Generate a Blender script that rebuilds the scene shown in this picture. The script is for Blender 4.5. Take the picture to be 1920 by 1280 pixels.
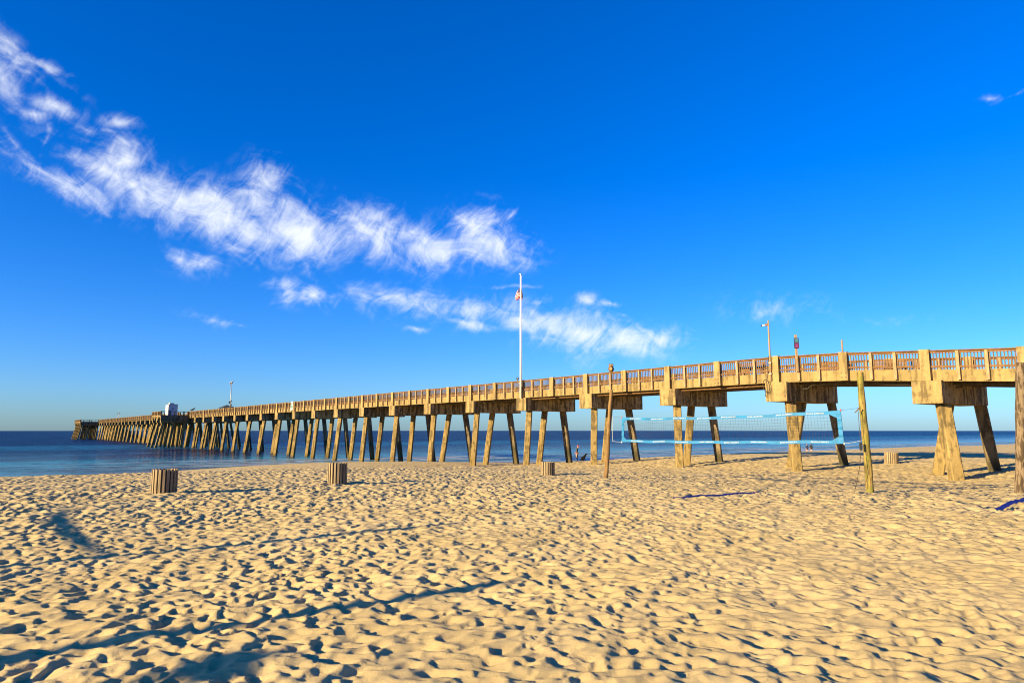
import bpy, bmesh, math, random
import numpy as np
from mathutils import Vector, Matrix

for o in list(bpy.data.objects):
    bpy.data.objects.remove(o)
scene = bpy.context.scene
COL = scene.collection
R = math.radians
random.seed(7)
RNG = np.random.default_rng(11)

# ------------------------------------------------------------------ camera
EYE = 3.70                       # eye height above the sea (sea level is z = 0)
F = 1280.0                       # focal length in pixels of the 1920 px wide photo
TILT = math.atan(166.0 / F)
cam_d = bpy.data.cameras.new('camera')
cam_d.sensor_width = 36.0
cam_d.lens = 36.0 * F / 1920.0
cam_d.clip_start = 0.05
cam_d.clip_end = 30000
cam = bpy.data.objects.new('camera', cam_d)
cam.location = (0, 0, EYE)
cam.rotation_euler = (R(90) + TILT, 0, 0)
COL.objects.link(cam)
scene.camera = cam

# ------------------------------------------------------------------ light
SUN_EL = R(14.5)
SDX, SDY = 0.834, 0.552          # direction the shadows run on the ground
SUN_VEC = Vector((-SDX * math.cos(SUN_EL), -SDY * math.cos(SUN_EL), math.sin(SUN_EL)))
sun_d = bpy.data.lights.new('sun', 'SUN')
sun_d.energy = 5.0
sun_d.angle = R(0.53)
sun_d.color = (1.0, 0.79, 0.43)
sun = bpy.data.objects.new('sun', sun_d)
sun.rotation_euler = (-SUN_VEC).to_track_quat('-Z', 'Y').to_euler()
sun.location = SUN_VEC * 50
COL.objects.link(sun)

scene.view_settings.view_transform = 'Standard'
scene.view_settings.look = 'None'
scene.view_settings.gamma = 1.0
scene.view_settings.use_curve_mapping = False
scene.view_settings.exposure = 1.5
scene.cycles.filter_width = 1.05
scene.cycles.max_bounces = 6
scene.cycles.diffuse_bounces = 2
scene.cycles.glossy_bounces = 3
scene.cycles.transparent_max_bounces = 8
scene.cycles.caustics_reflective = False
scene.cycles.caustics_refractive = False


class NT:
    """small helper to wire shader nodes"""
    def __init__(self, tree):
        self.t = tree
        tree.nodes.clear()

    def n(self, kind, **kw):
        nd = self.t.nodes.new(kind)
        for k, v in kw.items():
            setattr(nd, k, v)
        return nd

    def put(self, sock, val):
        if hasattr(val, 'is_output') or isinstance(val, bpy.types.NodeSocket):
            self.t.links.new(val, sock)
        else:
            sock.default_value = val

    def m(self, op, a, b=0.0, c=0.0, clamp=False):
        nd = self.n('ShaderNodeMath', operation=op, use_clamp=clamp)
        self.put(nd.inputs[0], a)
        self.put(nd.inputs[1], b)
        self.put(nd.inputs[2], c)
        return nd.outputs[0]

    def mix(self, fac, a, b, blend='MIX'):
        nd = self.n('ShaderNodeMix', data_type='RGBA', blend_type=blend)
        self.put(nd.inputs[0], fac)
        for s, v in ((nd.inputs[6], a), (nd.inputs[7], b)):
            if isinstance(v, tuple) and len(v) == 3:
                v = (*v, 1.0)
            self.put(s, v)
        return nd.outputs[2]

    def noise(self, vec, scale, detail=4.0, rough=0.55, dist=0.0, lac=2.0, dim='3D'):
        nd = self.n('ShaderNodeTexNoise', noise_dimensions=dim)
        if vec is not None:
            self.put(nd.inputs['Vector'], vec)
        nd.inputs['Scale'].default_value = scale
        nd.inputs['Detail'].default_value = detail
        nd.inputs['Roughness'].default_value = rough
        nd.inputs['Lacunarity'].default_value = lac
        nd.inputs['Distortion'].default_value = dist
        return nd.outputs['Fac']

    def mapr(self, v, a, b, c=0.0, d=1.0, smooth=True):
        nd = self.n('ShaderNodeMapRange', interpolation_type='SMOOTHSTEP' if smooth else 'LINEAR')
        self.put(nd.inputs[0], v)
        for i, x in enumerate((a, b, c, d)):
            nd.inputs[i + 1].default_value = x
        return nd.outputs[0]

    def mapping(self, vec, loc=(0, 0, 0), rot=(0, 0, 0), scale=(1, 1, 1), kind='POINT'):
        nd = self.n('ShaderNodeMapping', vector_type=kind)
        self.put(nd.inputs[0], vec)
        nd.inputs[1].default_value = loc
        nd.inputs[2].default_value = rot
        nd.inputs[3].default_value = scale
        return nd.outputs[0]

    def xyz(self, x, y, z=0.0):
        nd = self.n('ShaderNodeCombineXYZ')
        for i, v in enumerate((x, y, z)):
            self.put(nd.inputs[i], v)
        return nd.outputs[0]

    def sep(self, v):
        nd = self.n('ShaderNodeSeparateXYZ')
        self.put(nd.inputs[0], v)
        return nd.outputs

    def ramp(self, fac, stops):
        nd = self.n('ShaderNodeValToRGB')
        self.put(nd.inputs[0], fac)
        cr = nd.color_ramp
        while len(cr.elements) > 1:
            cr.elements.remove(cr.elements[-1])
        for i, (p, c) in enumerate(stops):
            e = cr.elements[0] if i == 0 else cr.elements.new(p)
            e.position = p
            e.color = (*c, 1.0) if len(c) == 3 else c
        return nd.outputs[0]


# ------------------------------------------------------------------ sky
def dir_of(px, py):
    x, y = (px - 960.0) / F, (640.0 - py) / F
    c, s = math.cos(TILT), math.sin(TILT)
    v = Vector((x, c - y * s, s + y * c)).normalized()
    return math.atan2(v.x, v.y), math.asin(v.z)


world = bpy.data.worlds.new('World')
scene.world = world
world.use_nodes = True
world.cycles.sampling_method = 'MANUAL'
world.cycles.sample_map_resolution = 256
W = NT(world.node_tree)
sky = W.n('ShaderNodeTexSky', sky_type='NISHITA', sun_disc=False)
sky.sun_elevation = SUN_EL
sky.sun_rotation = math.atan2(SUN_VEC.x, SUN_VEC.y)
sky.altitude = 0
sky.air_density = 1.0
sky.dust_density = 0.4
sky.ozone_density = 4.5
hs = W.n('ShaderNodeHueSaturation')
hs.inputs['Saturation'].default_value = 1.30
hs.inputs['Value'].default_value = 1.0
W.put(hs.inputs['Color'], sky.outputs[0])
sky_col = W.mix(1.0, hs.outputs[0], (.72, 1.04, 1.66), 'MULTIPLY')     # daylight white balance
tc = W.n('ShaderNodeTexCoord')
sx, sy, sz = W.sep(tc.outputs['Generated'])
az = W.m('ARCTAN2', sx, sy)
el = W.m('ARCSINE', sz)
# wispy cirrus: soft lobes laid out over the dome, torn up by warped noise
cv = W.xyz(az, el)
warp = W.n('ShaderNodeTexNoise')
W.put(warp.inputs['Vector'], cv)
warp.inputs['Scale'].default_value = 9.0
warp.inputs['Detail'].default_value = 3.0
wv = W.n('ShaderNodeVectorMath', operation='MULTIPLY_ADD')
W.put(wv.inputs[0], warp.outputs['Color'])
wv.inputs[1].default_value = (0.044, 0.044, 0)
W.put(wv.inputs[2], cv)
wx, wy, _ = W.sep(wv.outputs[0])
wx = W.m('SUBTRACT', wx, 0.022)
wy = W.m('SUBTRACT', wy, 0.022)
BLOBS = [  # px, py, half length, half width, angle (deg, + is down to the right), weight
    (10, 92, 55, 14, 28, .8), (2, 140, 40, 20, 70, .8), (62, 108, 60, 7, 4, .7), (30, 120, 40, 9, 30, .5), (120, 150, 60, 10, 18, .34),
    (104, 196, 40, 12, 10, .8), (58, 205, 42, 9, -4, .6), (150, 230, 95, 9, 14, .5), (226, 222, 40, 9, -12, .72), (205, 240, 60, 7, 4, .45),
    (80, 258, 8, 46, 4, .5), (175, 262, 22, 26, 0, .34), (62, 296, 60, 7, 20, .5), (18, 262, 46, 5, 48, .4),
    (80, 318, 70, 8, 22, .75), (135, 350, 72, 17, 14, .9), (240, 296, 48, 28, -5, .92), (205, 318, 110, 14, 20, .8), (300, 362, 120, 30, 22, 1.05),
    (420, 410, 120, 34, 16, 1.08), (495, 352, 48, 30, -15, .85), (480, 385, 60, 26, 20, .85), (560, 428, 110, 36, 8, 1.05), (690, 435, 90, 36, 8, 1.02),
    (625, 392, 46, 16, -35, .55), (800, 462, 110, 30, 6, .98), (890, 425, 60, 34, -20, .95), (920, 465, 85, 28, 0, 1.0), (975, 485, 40, 18, 0, .7),
    (958, 398, 26, 5, -45, .6), (340, 486, 34, 13, 26, .75), (372, 497, 46, 15, -6, .78), (582, 500, 16, 36, -24, .5),
    (545, 546, 44, 18, 28, .88), (595, 560, 56, 16, 2, .92), (690, 562, 46, 18, 35, .58), (780, 572, 120, 26, 9, .78), (880, 582, 95, 22, 3, .76),
    (870, 606, 70, 9, 8, .82), (776, 624, 22, 5, 5, .85), (985, 596, 90, 24, 14, .88), (1080, 622, 120, 32, 14, .98), (1010, 566, 46, 9, -24, .6),
    (1170, 642, 90, 26, 2, .92), (1240, 632, 60, 16, 4, .85), (1092, 560, 24, 11, 0, .8), (1135, 570, 46, 7, 3, .66), (1165, 588, 24, 6, 8, .5),
    (960, 538, 110, 4, 0, .45), (400, 597, 60, 9, 5, .58), (455, 602, 30, 6, 0, .5), (1850, 186, 26, 4, 6, .55), (1890, 180, 46, 3, -10, .4), (1440, 585, 120, 24, 0, .5), (1660, 600, 140, 18, -3, .3),
]
wvec = W.xyz(wx, wy)
acc = None
for (bx_, by_, la, lb, ang, wt) in BLOBS:
    a0, e0 = dir_of(bx_, by_)
    k = 1.0 / 1290.0
    mp = W.n('ShaderNodeMapping', vector_type='TEXTURE')
    W.put(mp.inputs[0], wvec)
    mp.inputs[1].default_value = (a0, e0, 0)
    mp.inputs[2].default_value = (0, 0, R(-ang))
    mp.inputs[3].default_value = (la * k * 2.5, lb * k * 3.7, 1)
    gr_ = W.n('ShaderNodeTexGradient', gradient_type='QUADRATIC_SPHERE')
    W.put(gr_.inputs[0], mp.outputs[0])
    acc = W.m('MULTIPLY', gr_.outputs[1], wt) if acc is None else W.m('MAXIMUM', acc, W.m('MULTIPLY', gr_.outputs[1], wt))
n1 = W.noise(W.mapping(wvec, rot=(0, 0, R(-18)), scale=(1.0, .62, 1), kind='TEXTURE'), 17, 9, 0.62, 0.7)
n2 = W.noise(W.mapping(wvec, rot=(0, 0, R(55)), scale=(1.0, .42, 1), kind='TEXTURE'), 19, 9, 0.64, 1.3)
nn = W.m('ADD', W.m('MULTIPLY', n1, 0.6), W.m('MULTIPLY', n2, 0.4))
# thick cores hold together, thin parts break up into fibres
dens = W.m('ADD', W.m('MULTIPLY', acc, 1.15), W.m('MULTIPLY', W.m('SUBTRACT', nn, 0.495), 2.9))
gate = W.mapr(acc, 0.02, 0.6)
dens = W.m('MULTIPLY', W.mapr(dens, 0.16, 1.45), gate)
dens = W.m('MULTIPLY', dens, 0.90)
cloud_col = (7.2, 7.5, 7.8, 1.0)
final = W.mix(dens, sky_col, cloud_col)
bg = W.n('ShaderNodeBackground')
W.put(bg.inputs[0], final)
bg.inputs[1].default_value = 0.053
wo = W.n('ShaderNodeOutputWorld')
W.t.links.new(bg.outputs[0], wo.inputs[0])

# ------------------------------------------------------------------ frames and helpers
DX, DY = -0.6011, 0.7992          # pier runs out to sea this way (u); v runs along the shore
def uv_of(x, y):
    return DX * x + DY * y, DY * x - DX * y
def xy_of(u, v):
    return DX * u + DY * v, DY * u - DX * v


def at(px, py, Y):
    """point at distance Y in front of the camera that the photo shows at px, py"""
    x, y = (px - 960.0) / F, (640.0 - py) / F
    c, s = math.cos(TILT), math.sin(TILT)
    d = (x, c - y * s, s + y * c)
    return Vector((d[0] * Y / d[1], Y, EYE + d[2] * Y / d[1]))


def sstep(a, b, x):
    t = np.clip((x - a) / (b - a), 0, 1)
    return t * t * (3 - 2 * t)


def base_z(x, y):
    """beach profile without footprints, sea level = 0"""
    x = np.asarray(x, float)
    y = np.asarray(y, float)
    u, v = DX * x + DY * y, DY * x - DX * y
    ue = u - 11.0 * np.exp(-((v - 24.0) / 20.0) ** 2) * sstep(46, 60, u)
    f = np.interp(ue, [-4000, -60, 0, 19, 26, 33, 38, 46, 54, 59, 63, 80, 100, 140, 400], [9.0, 2.6, 1.98, 1.95, 1.87, 1.74, 1.60, 1.05, .34, .06, -.03, -.35, -1.2, -3.0, -9.0])
    dip = -.40 * np.exp(-((v - 31.5) / 8.0) ** 2 / 2) * sstep(4, 14, u) * (1 - sstep(44, 60, u))
    roll = .05 * np.sin(u * .31 + 1.3) * np.cos(v * .21) + .04 * np.sin(v * .13 + u * .07)
    return f + dip + roll * (1 - sstep(34, 44, u))


def gz(x, y):
    return float(base_z(x, y))


def add_obj(name, me, parent=None, mat=None, loc=None):
    o = bpy.data.objects.new(name, me)
    if mat is not None and me is not None and not me.materials:
        me.materials.append(mat)
    if parent is not None:
        o.parent = parent
    if loc is not None:
        o.location = loc
    COL.objects.link(o)
    return o


def tag(o, label, cat, group=None):
    o['label'] = label
    o['category'] = cat
    if group:
        o['group'] = group
    return o


def empty(name, loc, rz=0.0):
    o = bpy.data.objects.new(name, None)
    o.location = loc
    o.rotation_euler = (0, 0, rz)
    o.empty_display_size = .2
    COL.objects.link(o)
    return o


class MB:
    def __init__(self):
        self.v = []
        self.f = []
        self.mi = []

    def hexa(self, p, mi=0):
        """p: eight corners, bottom 4 counter-clockwise then top 4"""
        n = len(self.v)
        self.v += [tuple(q) for q in p]
        for a in ((3, 2, 1, 0), (4, 5, 6, 7), (0, 1, 5, 4), (1, 2, 6, 5), (2, 3, 7, 6), (3, 0, 4, 7)):
            self.f.append(tuple(n + i for i in a))
            self.mi.append(mi)
        return self

    def box(self, x0, x1, y0, y1, z0, z1, mi=0):
        return self.hexa([(x0, y0, z0), (x1, y0, z0), (x1, y1, z0), (x0, y1, z0), (x0, y0, z1), (x1, y0, z1), (x1, y1, z1), (x0, y1, z1)], mi)

    def tube(self, pts, rad, n=8, caps=True, mi=0):
        pts = [Vector(p) for p in pts]
        if not hasattr(rad, '__len__'):
            rad = [rad] * len(pts)
        base = len(self.v)
        ref = None
        for i, p in enumerate(pts):
            t = (pts[min(i + 1, len(pts) - 1)] - pts[max(i - 1, 0)]).normalized()
            if ref is None:
                ref = Vector((0, 0, 1)) if abs(t.z) < .9 else Vector((1, 0, 0))
            a = t.cross(ref).normalized()
            b = t.cross(a)
            ref = a.cross(t)
            for k in range(n):
                an = 2 * math.pi * k / n
                self.v.append(tuple(p + (a * math.cos(an) + b * math.sin(an)) * rad[i]))
        for i in range(len(pts) - 1):
            for k in range(n):
                k2 = (k + 1) % n
                self.f.append((base + i * n + k, base + i * n + k2, base + (i + 1) * n + k2, base + (i + 1) * n + k))
                self.mi.append(mi)
        if caps:
            self.f.append(tuple(base + k for k in range(n))[::-1])
            self.f.append(tuple(base + (len(pts) - 1) * n + k for k in range(n)))
            self.mi += [mi, mi]
        return self

    def lathe(self, prof, n=24, mi=0):
        base = len(self.v)
        for r, z in prof:
            for k in range(n):
                an = 2 * math.pi * k / n
                self.v.append((r * math.cos(an), r * math.sin(an), z))
        for i in range(len(prof) - 1):
            for k in range(n):
                k2 = (k + 1) % n
                self.f.append((base + i * n + k, base + i * n + k2, base + (i + 1) * n + k2, base + (i + 1) * n + k))
                self.mi.append(mi)
        return self

    def mesh(self, name, mats=(), smooth=False):
        me = bpy.data.meshes.new(name)
        me.from_pydata(self.v, [], self.f)
        for m_ in mats:
            me.materials.append(m_)
        me.polygons.foreach_set('material_index', self.mi)
        if smooth:
            me.polygons.foreach_set('use_smooth', [True] * len(self.f))
        bm = bmesh.new()
        bm.from_mesh(me)
        bmesh.ops.recalc_face_normals(bm, faces=bm.faces)
        bm.to_mesh(me)
        bm.free()
        me.update()
        return me

    def build(self, name, mat, parent=None, loc=None, smooth=False):
        mats = mat if isinstance(mat, (list, tuple)) else (mat,)
        return add_obj(name, self.mesh(name, mats, smooth), parent, None, loc)


# ------------------------------------------------------------------ materials
def new_mat(name):
    m_ = bpy.data.materials.new(name)
    m_.use_nodes = True
    t = NT(m_.node_tree)
    bs = t.n('ShaderNodeBsdfPrincipled')
    out = t.n('ShaderNodeOutputMaterial')
    t.t.links.new(bs.outputs[0], out.inputs[0])
    return m_, t, bs, out


def bump(t, bs, h, strength=.4, dist=.02):
    b = t.n('ShaderNodeBump')
    b.inputs['Strength'].default_value = strength
    b.inputs['Distance'].default_value = dist
    t.put(b.inputs['Height'], h)
    t.t.links.new(b.outputs[0], bs.inputs['Normal'])


def plain(name, col, rough=.6, metal=0.0, var=.18, scale=6.0, spec=.4):
    m_, t, bs, out = new_mat(name)
    c = t.n('ShaderNodeTexCoord').outputs['Object']
    n = t.noise(c, scale, 4, .6)
    t.put(bs.inputs['Base Color'], t.mix(t.mapr(n, .25, .75), tuple(x * (1 - var) for x in col), tuple(min(1, x * (1 + var)) for x in col)))
    bs.inputs['Roughness'].default_value = rough
    bs.inputs['Metallic'].default_value = metal
    bs.inputs['Specular IOR Level'].default_value = spec
    return m_


def concrete(name, col, stain=0.0, stain_col=(.05, .038, .02), growth=False, tide=.55):
    m_, t, bs, out = new_mat(name)
    tcn = t.n('ShaderNodeTexCoord')
    c = tcn.outputs['Object']
    big = t.noise(c, .7, 5, .6)
    fine = t.noise(c, 9.0, 5, .65)
    base = t.mix(t.mapr(big, .3, .7), tuple(x * .82 for x in col), tuple(x * 1.15 for x in col))
    base = t.mix(t.mapr(fine, .35, .75, 0, .35), base, tuple(x * .6 for x in col))
    streak = t.noise(t.mapping(c, scale=(2.3, 2.3, .28)), 1.6, 6, .62, .4)
    spots = t.noise(c, 3.2, 6, .65)
    sm = t.m('MULTIPLY', t.mapr(t.m('ADD', streak, t.m('MULTIPLY', t.m('SUBTRACT', spots, .5), .5)), .55 - stain * .18, .68 - stain * .1), .25 + .7 * stain, clamp=True)
    base = t.mix(sm, base, stain_col)
    if growth:
        # barnacles and algae on the lowest part, above the sea surface
        z = t.sep(t.n('ShaderNodeNewGeometry').outputs['Position'])[2]
        gm = t.mapr(t.m('ADD', z, t.m('MULTIPLY', t.m('SUBTRACT', fine, .5), 1.2)), tide, tide - .6)
        base = t.mix(t.m('MULTIPLY', gm, .85), base, (.035, .032, .016))
        gm2 = t.mapr(t.m('ADD', z, t.m('MULTIPLY', t.m('SUBTRACT', streak, .5), 2.5)), 2.1, .4)
        base = t.mix(t.m('MULTIPLY', gm2, .35), base, (.17, .11, .025))
    t.put(bs.inputs['Base Color'], base)
    bs.inputs['Roughness'].default_value = .9
    bs.inputs['Specular IOR Level'].default_value = .2
    bump(t, bs, t.noise(c, 14, 4, .6), .35, .02)
    return m_


def wood(name, col, dark, axis_scale=(9, 9, .8), scale=2.0, rough=.85, contrast=1.0, green=None):
    m_, t, bs, out = new_mat(name)
    c = t.n('ShaderNodeTexCoord').outputs['Object']
    g = t.noise(t.mapping(c, scale=axis_scale), scale, 6, .62, .6)
    p = t.noise(c, 1.7, 4, .6)
    b = t.mix(t.mapr(g, .5 - .16 / contrast, .5 + .16 / contrast), dark, col)
    b = t.mix(t.mapr(p, .35, .7, 0, .4), b, tuple(x * .55 for x in col))
    if green:
        b = t.mix(t.mapr(t.noise(c, 2.6, 5, .6), .45, .6, 0, .8), b, green)
    t.put(bs.inputs['Base Color'], b)
    bs.inputs['Roughness'].default_value = rough
    bs.inputs['Specular IOR Level'].default_value = .2
    bump(t, bs, g, .5, .015)
    return m_


M = {}
CONC = (.42, .285, .105)
M['pile'] = concrete('pile_concrete', (.27, .187, .068), .66, growth=True)
M['pile_dark'] = concrete('pile_mildew_shade_concrete', (.20, .15, .085), .6, stain_col=(.016, .012, .008), growth=True, tide=2.6)  # mildew stains plus shade put into the tone; also on platform ends
M['cap'] = concrete('cap_concrete', (.275, .192, .078), .66)
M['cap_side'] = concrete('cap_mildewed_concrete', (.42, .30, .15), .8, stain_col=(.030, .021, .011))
M['beam'] = concrete('beam_concrete', (.255, .182, .072), .45)
M['pilaster'] = concrete('pilaster_concrete', (.285, .20, .083), .38)
M['deck'] = concrete('deck_concrete', (.16, .115, .06), .5)
M['rail'] = wood('rail_wood', (.21, .115, .048), (.09, .045, .018), (2, 9, 9), 2.2)
M['post_wood'] = wood('rail_post_wood', (.37, .26, .14), (.22, .14, .07), (9, 9, 1.2), 2.2)
M['baluster'] = wood('baluster_wood', (.19, .12, .06), (.10, .055, .027), (9, 9, 1.0), 2.0)
M['bench'] = wood('bench_wood', (.26, .15, .065), (.12, .06, .025), (2, 9, 9), 2.0)
M['bin_slat'] = wood('bin_slat_wood', (.35, .26, .15), (.18, .13, .075), (12, 12, .7), 2.0)
M['bin_dark'] = plain('bin_liner', (.02, .02, .022), .5)
M['pole_tan'] = wood('pole_wood_tan', (.26, .155, .06), (.11, .06, .022), (8, 8, .6), 2.4)
M['pole_green'] = wood('pole_wood_green', (.30, .20, .06), (.075, .06, .016), (6, 6, .7), 1.9, contrast=2.2, green=(.17, .155, .028))
M['pole_brown'] = wood('pole_wood_brown', (.19, .135, .08), (.045, .03, .016), (7, 7, 1.5), 2.0, contrast=2.0)
M['white_metal'] = plain('white_painted_metal', (.62, .60, .57), .35, 0, .04, 3)
M['grey_metal'] = plain('weathered_grey_metal', (.36, .30, .24), .5, .2)
M['dark_metal'] = plain('dark_metal', (.03, .03, .032), .45)
M['cable'] = plain('black_cable', (.025, .02, .015), .6)
M['rope'] = plain('pale_rope', (.55, .47, .36), .8)
M['tape'] = plain('sky_blue_webbing', (.004, .13, .30), .6, 0, .2, 4)
M['tape_white'] = plain('white_print', (.40, .43, .50), .6, 0, .03)
M['cord'] = plain('net_cord', (.03, .028, .028), .8)
M['line_blue'] = plain('court_line_blue', (.008, .016, .17), .55, 0, .25, 8)
M['hut'] = plain('hut_white_paint', (.50, .49, .49), .7, 0, .08, 1.5)
M['hut_dark'] = plain('hut_dark_trim', (.10, .10, .12), .7)
M['sign_white'] = plain('sign_white', (.8, .82, .8), .5, 0, .02)
M['sign_green'] = plain('sign_green', (.02, .16, .09), .5, 0, .05)
M['sign_blue'] = plain('sign_slate_blue', (.035, .07, .13), .5, 0, .2, 9)
M['sign_teal'] = plain('sign_teal_print', (.09, .26, .28), .5, 0, .2, 9)
M['sign_magenta'] = plain('sign_magenta', (.10, .016, .08), .5, 0, .2, 9)
M['sign_pink'] = plain('sign_pink_print', (.25, .05, .16), .5, 0, .2, 9)
M['roof_dark'] = plain('roof_dark', (.05, .065, .065), .7)
M['owl'] = plain('owl_brown', (.13, .075, .035), .7, 0, .5, 14)
M['owl_pale'] = plain('owl_pale', (.42, .27, .08), .7, 0, .3, 14)
M['bird'] = plain('bird_dark', (.02, .02, .022), .7)
M['gull'] = plain('bird_grey', (.35, .36, .38), .7)
M['red'] = plain('flag_red', (.42, .025, .03), .7, 0, .08)
M['flag_white'] = plain('flag_white', (.50, .44, .44), .7, 0, .05)
M['navy'] = plain('flag_navy', (.02, .03, .12), .7, 0, .1)
M['skin'] = plain('skin', (.46, .24, .15), .6, 0, .06)
M['jacket'] = plain('dark_green_jacket', (.05, .055, .04), .85, 0, .3)
M['jeans'] = plain('dark_blue_trousers', (.025, .04, .10), .85, 0, .2)
M['coral'] = plain('coral_cloth', (.40, .07, .065), .8, 0, .1)
M['navy_cloth'] = plain('navy_cloth', (.02, .03, .08), .85, 0, .2)
M['black_cloth'] = plain('black_cloth', (.015, .015, .018), .85, 0, .2)
M['dog_black'] = plain('dog_black_fur', (.006, .0055, .0055), .9, 0, .3, 20, .1)
M['hair_red'] = plain('auburn_hair', (.22, .07, .03), .7)
M['hair_dark'] = plain('dark_hair', (.025, .015, .01), .7)
M['umbrella'] = plain('shadow_umbrella_canvas', (.05, .12, .42), .8)


# ------------------------------------------------------------------ sand
def dents(x, y, cell, seed, stretch=1.0, ang=0.0, rmin=.6, rmax=1.0):
    """field of overlapping scooped hollows with sharp crests in between (0 .. 1, 1 = bottom)"""
    ca, sa = math.cos(ang), math.sin(ang)
    gx = (x * ca + y * sa) / (cell * stretch)
    gy = (-x * sa + y * ca) / cell
    ix, iy = np.floor(gx).astype(np.int64), np.floor(gy).astype(np.int64)

    def h(a, b, k):
        n = (a * 374761393 + b * 668265263 + (seed * 31 + k) * 2147483647) & 0xFFFFFFFF
        n = ((n ^ (n >> 13)) * 1274126177) & 0xFFFFFFFF
        n = n ^ (n >> 16)
        return (n & 0xFFFF) / 65535.0
    out = np.zeros_like(x)
    for i in (-1, 0, 1):
        for j in (-1, 0, 1):
            a, b = ix + i, iy + j
            cx, cy = a + .12 + .76 * h(a, b, 1), b + .12 + .76 * h(a, b, 2)
            th = h(a, b, 3) * math.pi
            ct, st = np.cos(th), np.sin(th)
            dx, dy = gx - cx, gy - cy
            p = dx * ct + dy * st
            q = (-dx * st + dy * ct) * (1.15 + .7 * h(a, b, 4))
            rr = rmin + (rmax - rmin) * h(a, b, 5)
            amp = .35 + .65 * h(a, b, 6)
            val = amp * np.exp(-(p * p + q * q) / (rr * rr) * 2.2)
            out = np.maximum(out, val)
    return out


def vnoise(x, y, scale, seed):
    gx, gy = x * scale, y * scale
    ix, iy = np.floor(gx).astype(np.int64), np.floor(gy).astype(np.int64)
    fx, fy = gx - ix, gy - iy
    fx, fy = fx * fx * (3 - 2 * fx), fy * fy * (3 - 2 * fy)

    def h(a, b):
        n = (a * 374761393 + b * 668265263 + seed * 974634777) & 0xFFFFFFFF
        n = ((n ^ (n >> 13)) * 1274126177) & 0xFFFFFFFF
        return ((n ^ (n >> 16)) & 0xFFFF) / 65535.0 - .5
    return (h(ix, iy) * (1 - fx) + h(ix + 1, iy) * fx) * (1 - fy) + (h(ix, iy + 1) * (1 - fx) + h(ix + 1, iy + 1) * fx) * fy


def sand_relief(x, y):
    u, v = DX * x + DY * y, DY * x - DX * y
    wx_ = x + .09 * vnoise(x, y, 4.1, 3) + .35 * vnoise(x, y, .6, 4)
    wy_ = y + .09 * vnoise(x, y, 4.1, 5) + .35 * vnoise(x, y, .6, 6)
    # left: deep old footprints; right: softer, drawn out into low ridges across the wind
    side = sstep(-3.0, 7.0, x - .12 * y)
    d1 = dents(wx_, wy_, .235, 1, 1.0, .3, .55, .95)
    d2 = dents(wx_ + 7.3, wy_, .125, 2, 1.2, -.4, .5, .9)
    d3 = dents(wx_, wy_ + 3.1, .195, 5, 2.2, -.50, .6, 1.0)
    patch = .72 + .6 * (vnoise(x, y, .35, 9) + .5)
    deep = .057 * d1 + .027 * d2
    soft = .062 * d3 + .027 * d1 + .022 * d2
    h = -(deep * (1 - side) + soft * side) * patch
    h += .034 * vnoise(x, y, 1.1, 7) + .018 * vnoise(x, y, 2.7, 31) + .011 * vnoise(x, y, 5.5, 8) + .005 * vnoise(x, y, 13., 12)
    h -= .010 * dents(wx_ * 1.0 + 1.7, wy_ + 9.1, .075, 8, 1.3, .2, .5, .9) * (.5 + vnoise(x, y, .9, 21) + .5)
    h += .038
    wet = 1 - .97 * sstep(46, 60, u)
    far = 1 + .55 * sstep(9, 22, np.hypot(x, y)) - .7 * sstep(38, 75, np.hypot(x, y))
    return h * wet * far


def make_sand():
    cx, cy = 0.0, -1.5
    front = np.linspace(-R(44), R(44), 960)
    rest = np.linspace(R(44), 2 * math.pi - R(44), 150)[1:-1]
    th = np.concatenate([front, rest])
    rows = [.4]
    while rows[-1] < 3000:
        r = rows[-1]
        if r < 5.2:
            dr = .12
        elif r < 10:
            dr = .0225
        elif r < 110:
            dr = .0225 * (r / 10) ** 1.27
        else:
            dr = .09 * r
        rows.append(r + dr)
    rr = np.array(rows)
    nr, nt = len(rr), len(th)
    Rg, Tg = np.meshgrid(rr, th, indexing='ij')
    x = cx + Rg * np.sin(Tg)
    y = cy + Rg * np.cos(Tg)
    rel = sand_relief(x, y)
    z = base_z(x, y) + rel
    near = 1 - sstep(30, 60, Rg)
    lean = np.clip(rel, -.12, .12) * 1.05 * near
    x = x + lean * SDX                # wind has pushed the crests over, so the lee slopes are steep
    y = y + lean * SDY
    co = np.stack([x.ravel(), y.ravel(), z.ravel()], 1)
    idx = np.arange(nr * nt).reshape(nr, nt)
    a = idx[:-1, :]
    b = idx[1:, :]
    a2 = np.roll(a, -1, 1)
    b2 = np.roll(b, -1, 1)
    quads = np.stack([a.ravel(), a2.ravel(), b2.ravel(), b.ravel()], 1)[:, ::-1]
    centre = len(co)
    co = np.vstack([co, [[cx, cy, gz(cx, cy)]]])
    me = bpy.data.meshes.new('sand')
    nq = len(quads)
    ntri = nt
    tri = np.stack([np.full(nt, centre), np.roll(idx[0], -1), idx[0]], 1)
    me.vertices.add(len(co))
    me.vertices.foreach_set('co', co.ravel())
    me.loops.add(nq * 4 + ntri * 3)
    me.loops.foreach_set('vertex_index', np.concatenate([quads.ravel(), tri.ravel()]))
    me.polygons.add(nq + ntri)
    me.polygons.foreach_set('loop_start', np.concatenate([np.arange(nq) * 4, nq * 4 + np.arange(ntri) * 3]))
    me.polygons.foreach_set('use_smooth', np.ones(nq + ntri, bool))
    me.update(calc_edges=True)
    me.validate()
    print('sand', nr, nt, nq)
    return me


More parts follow.
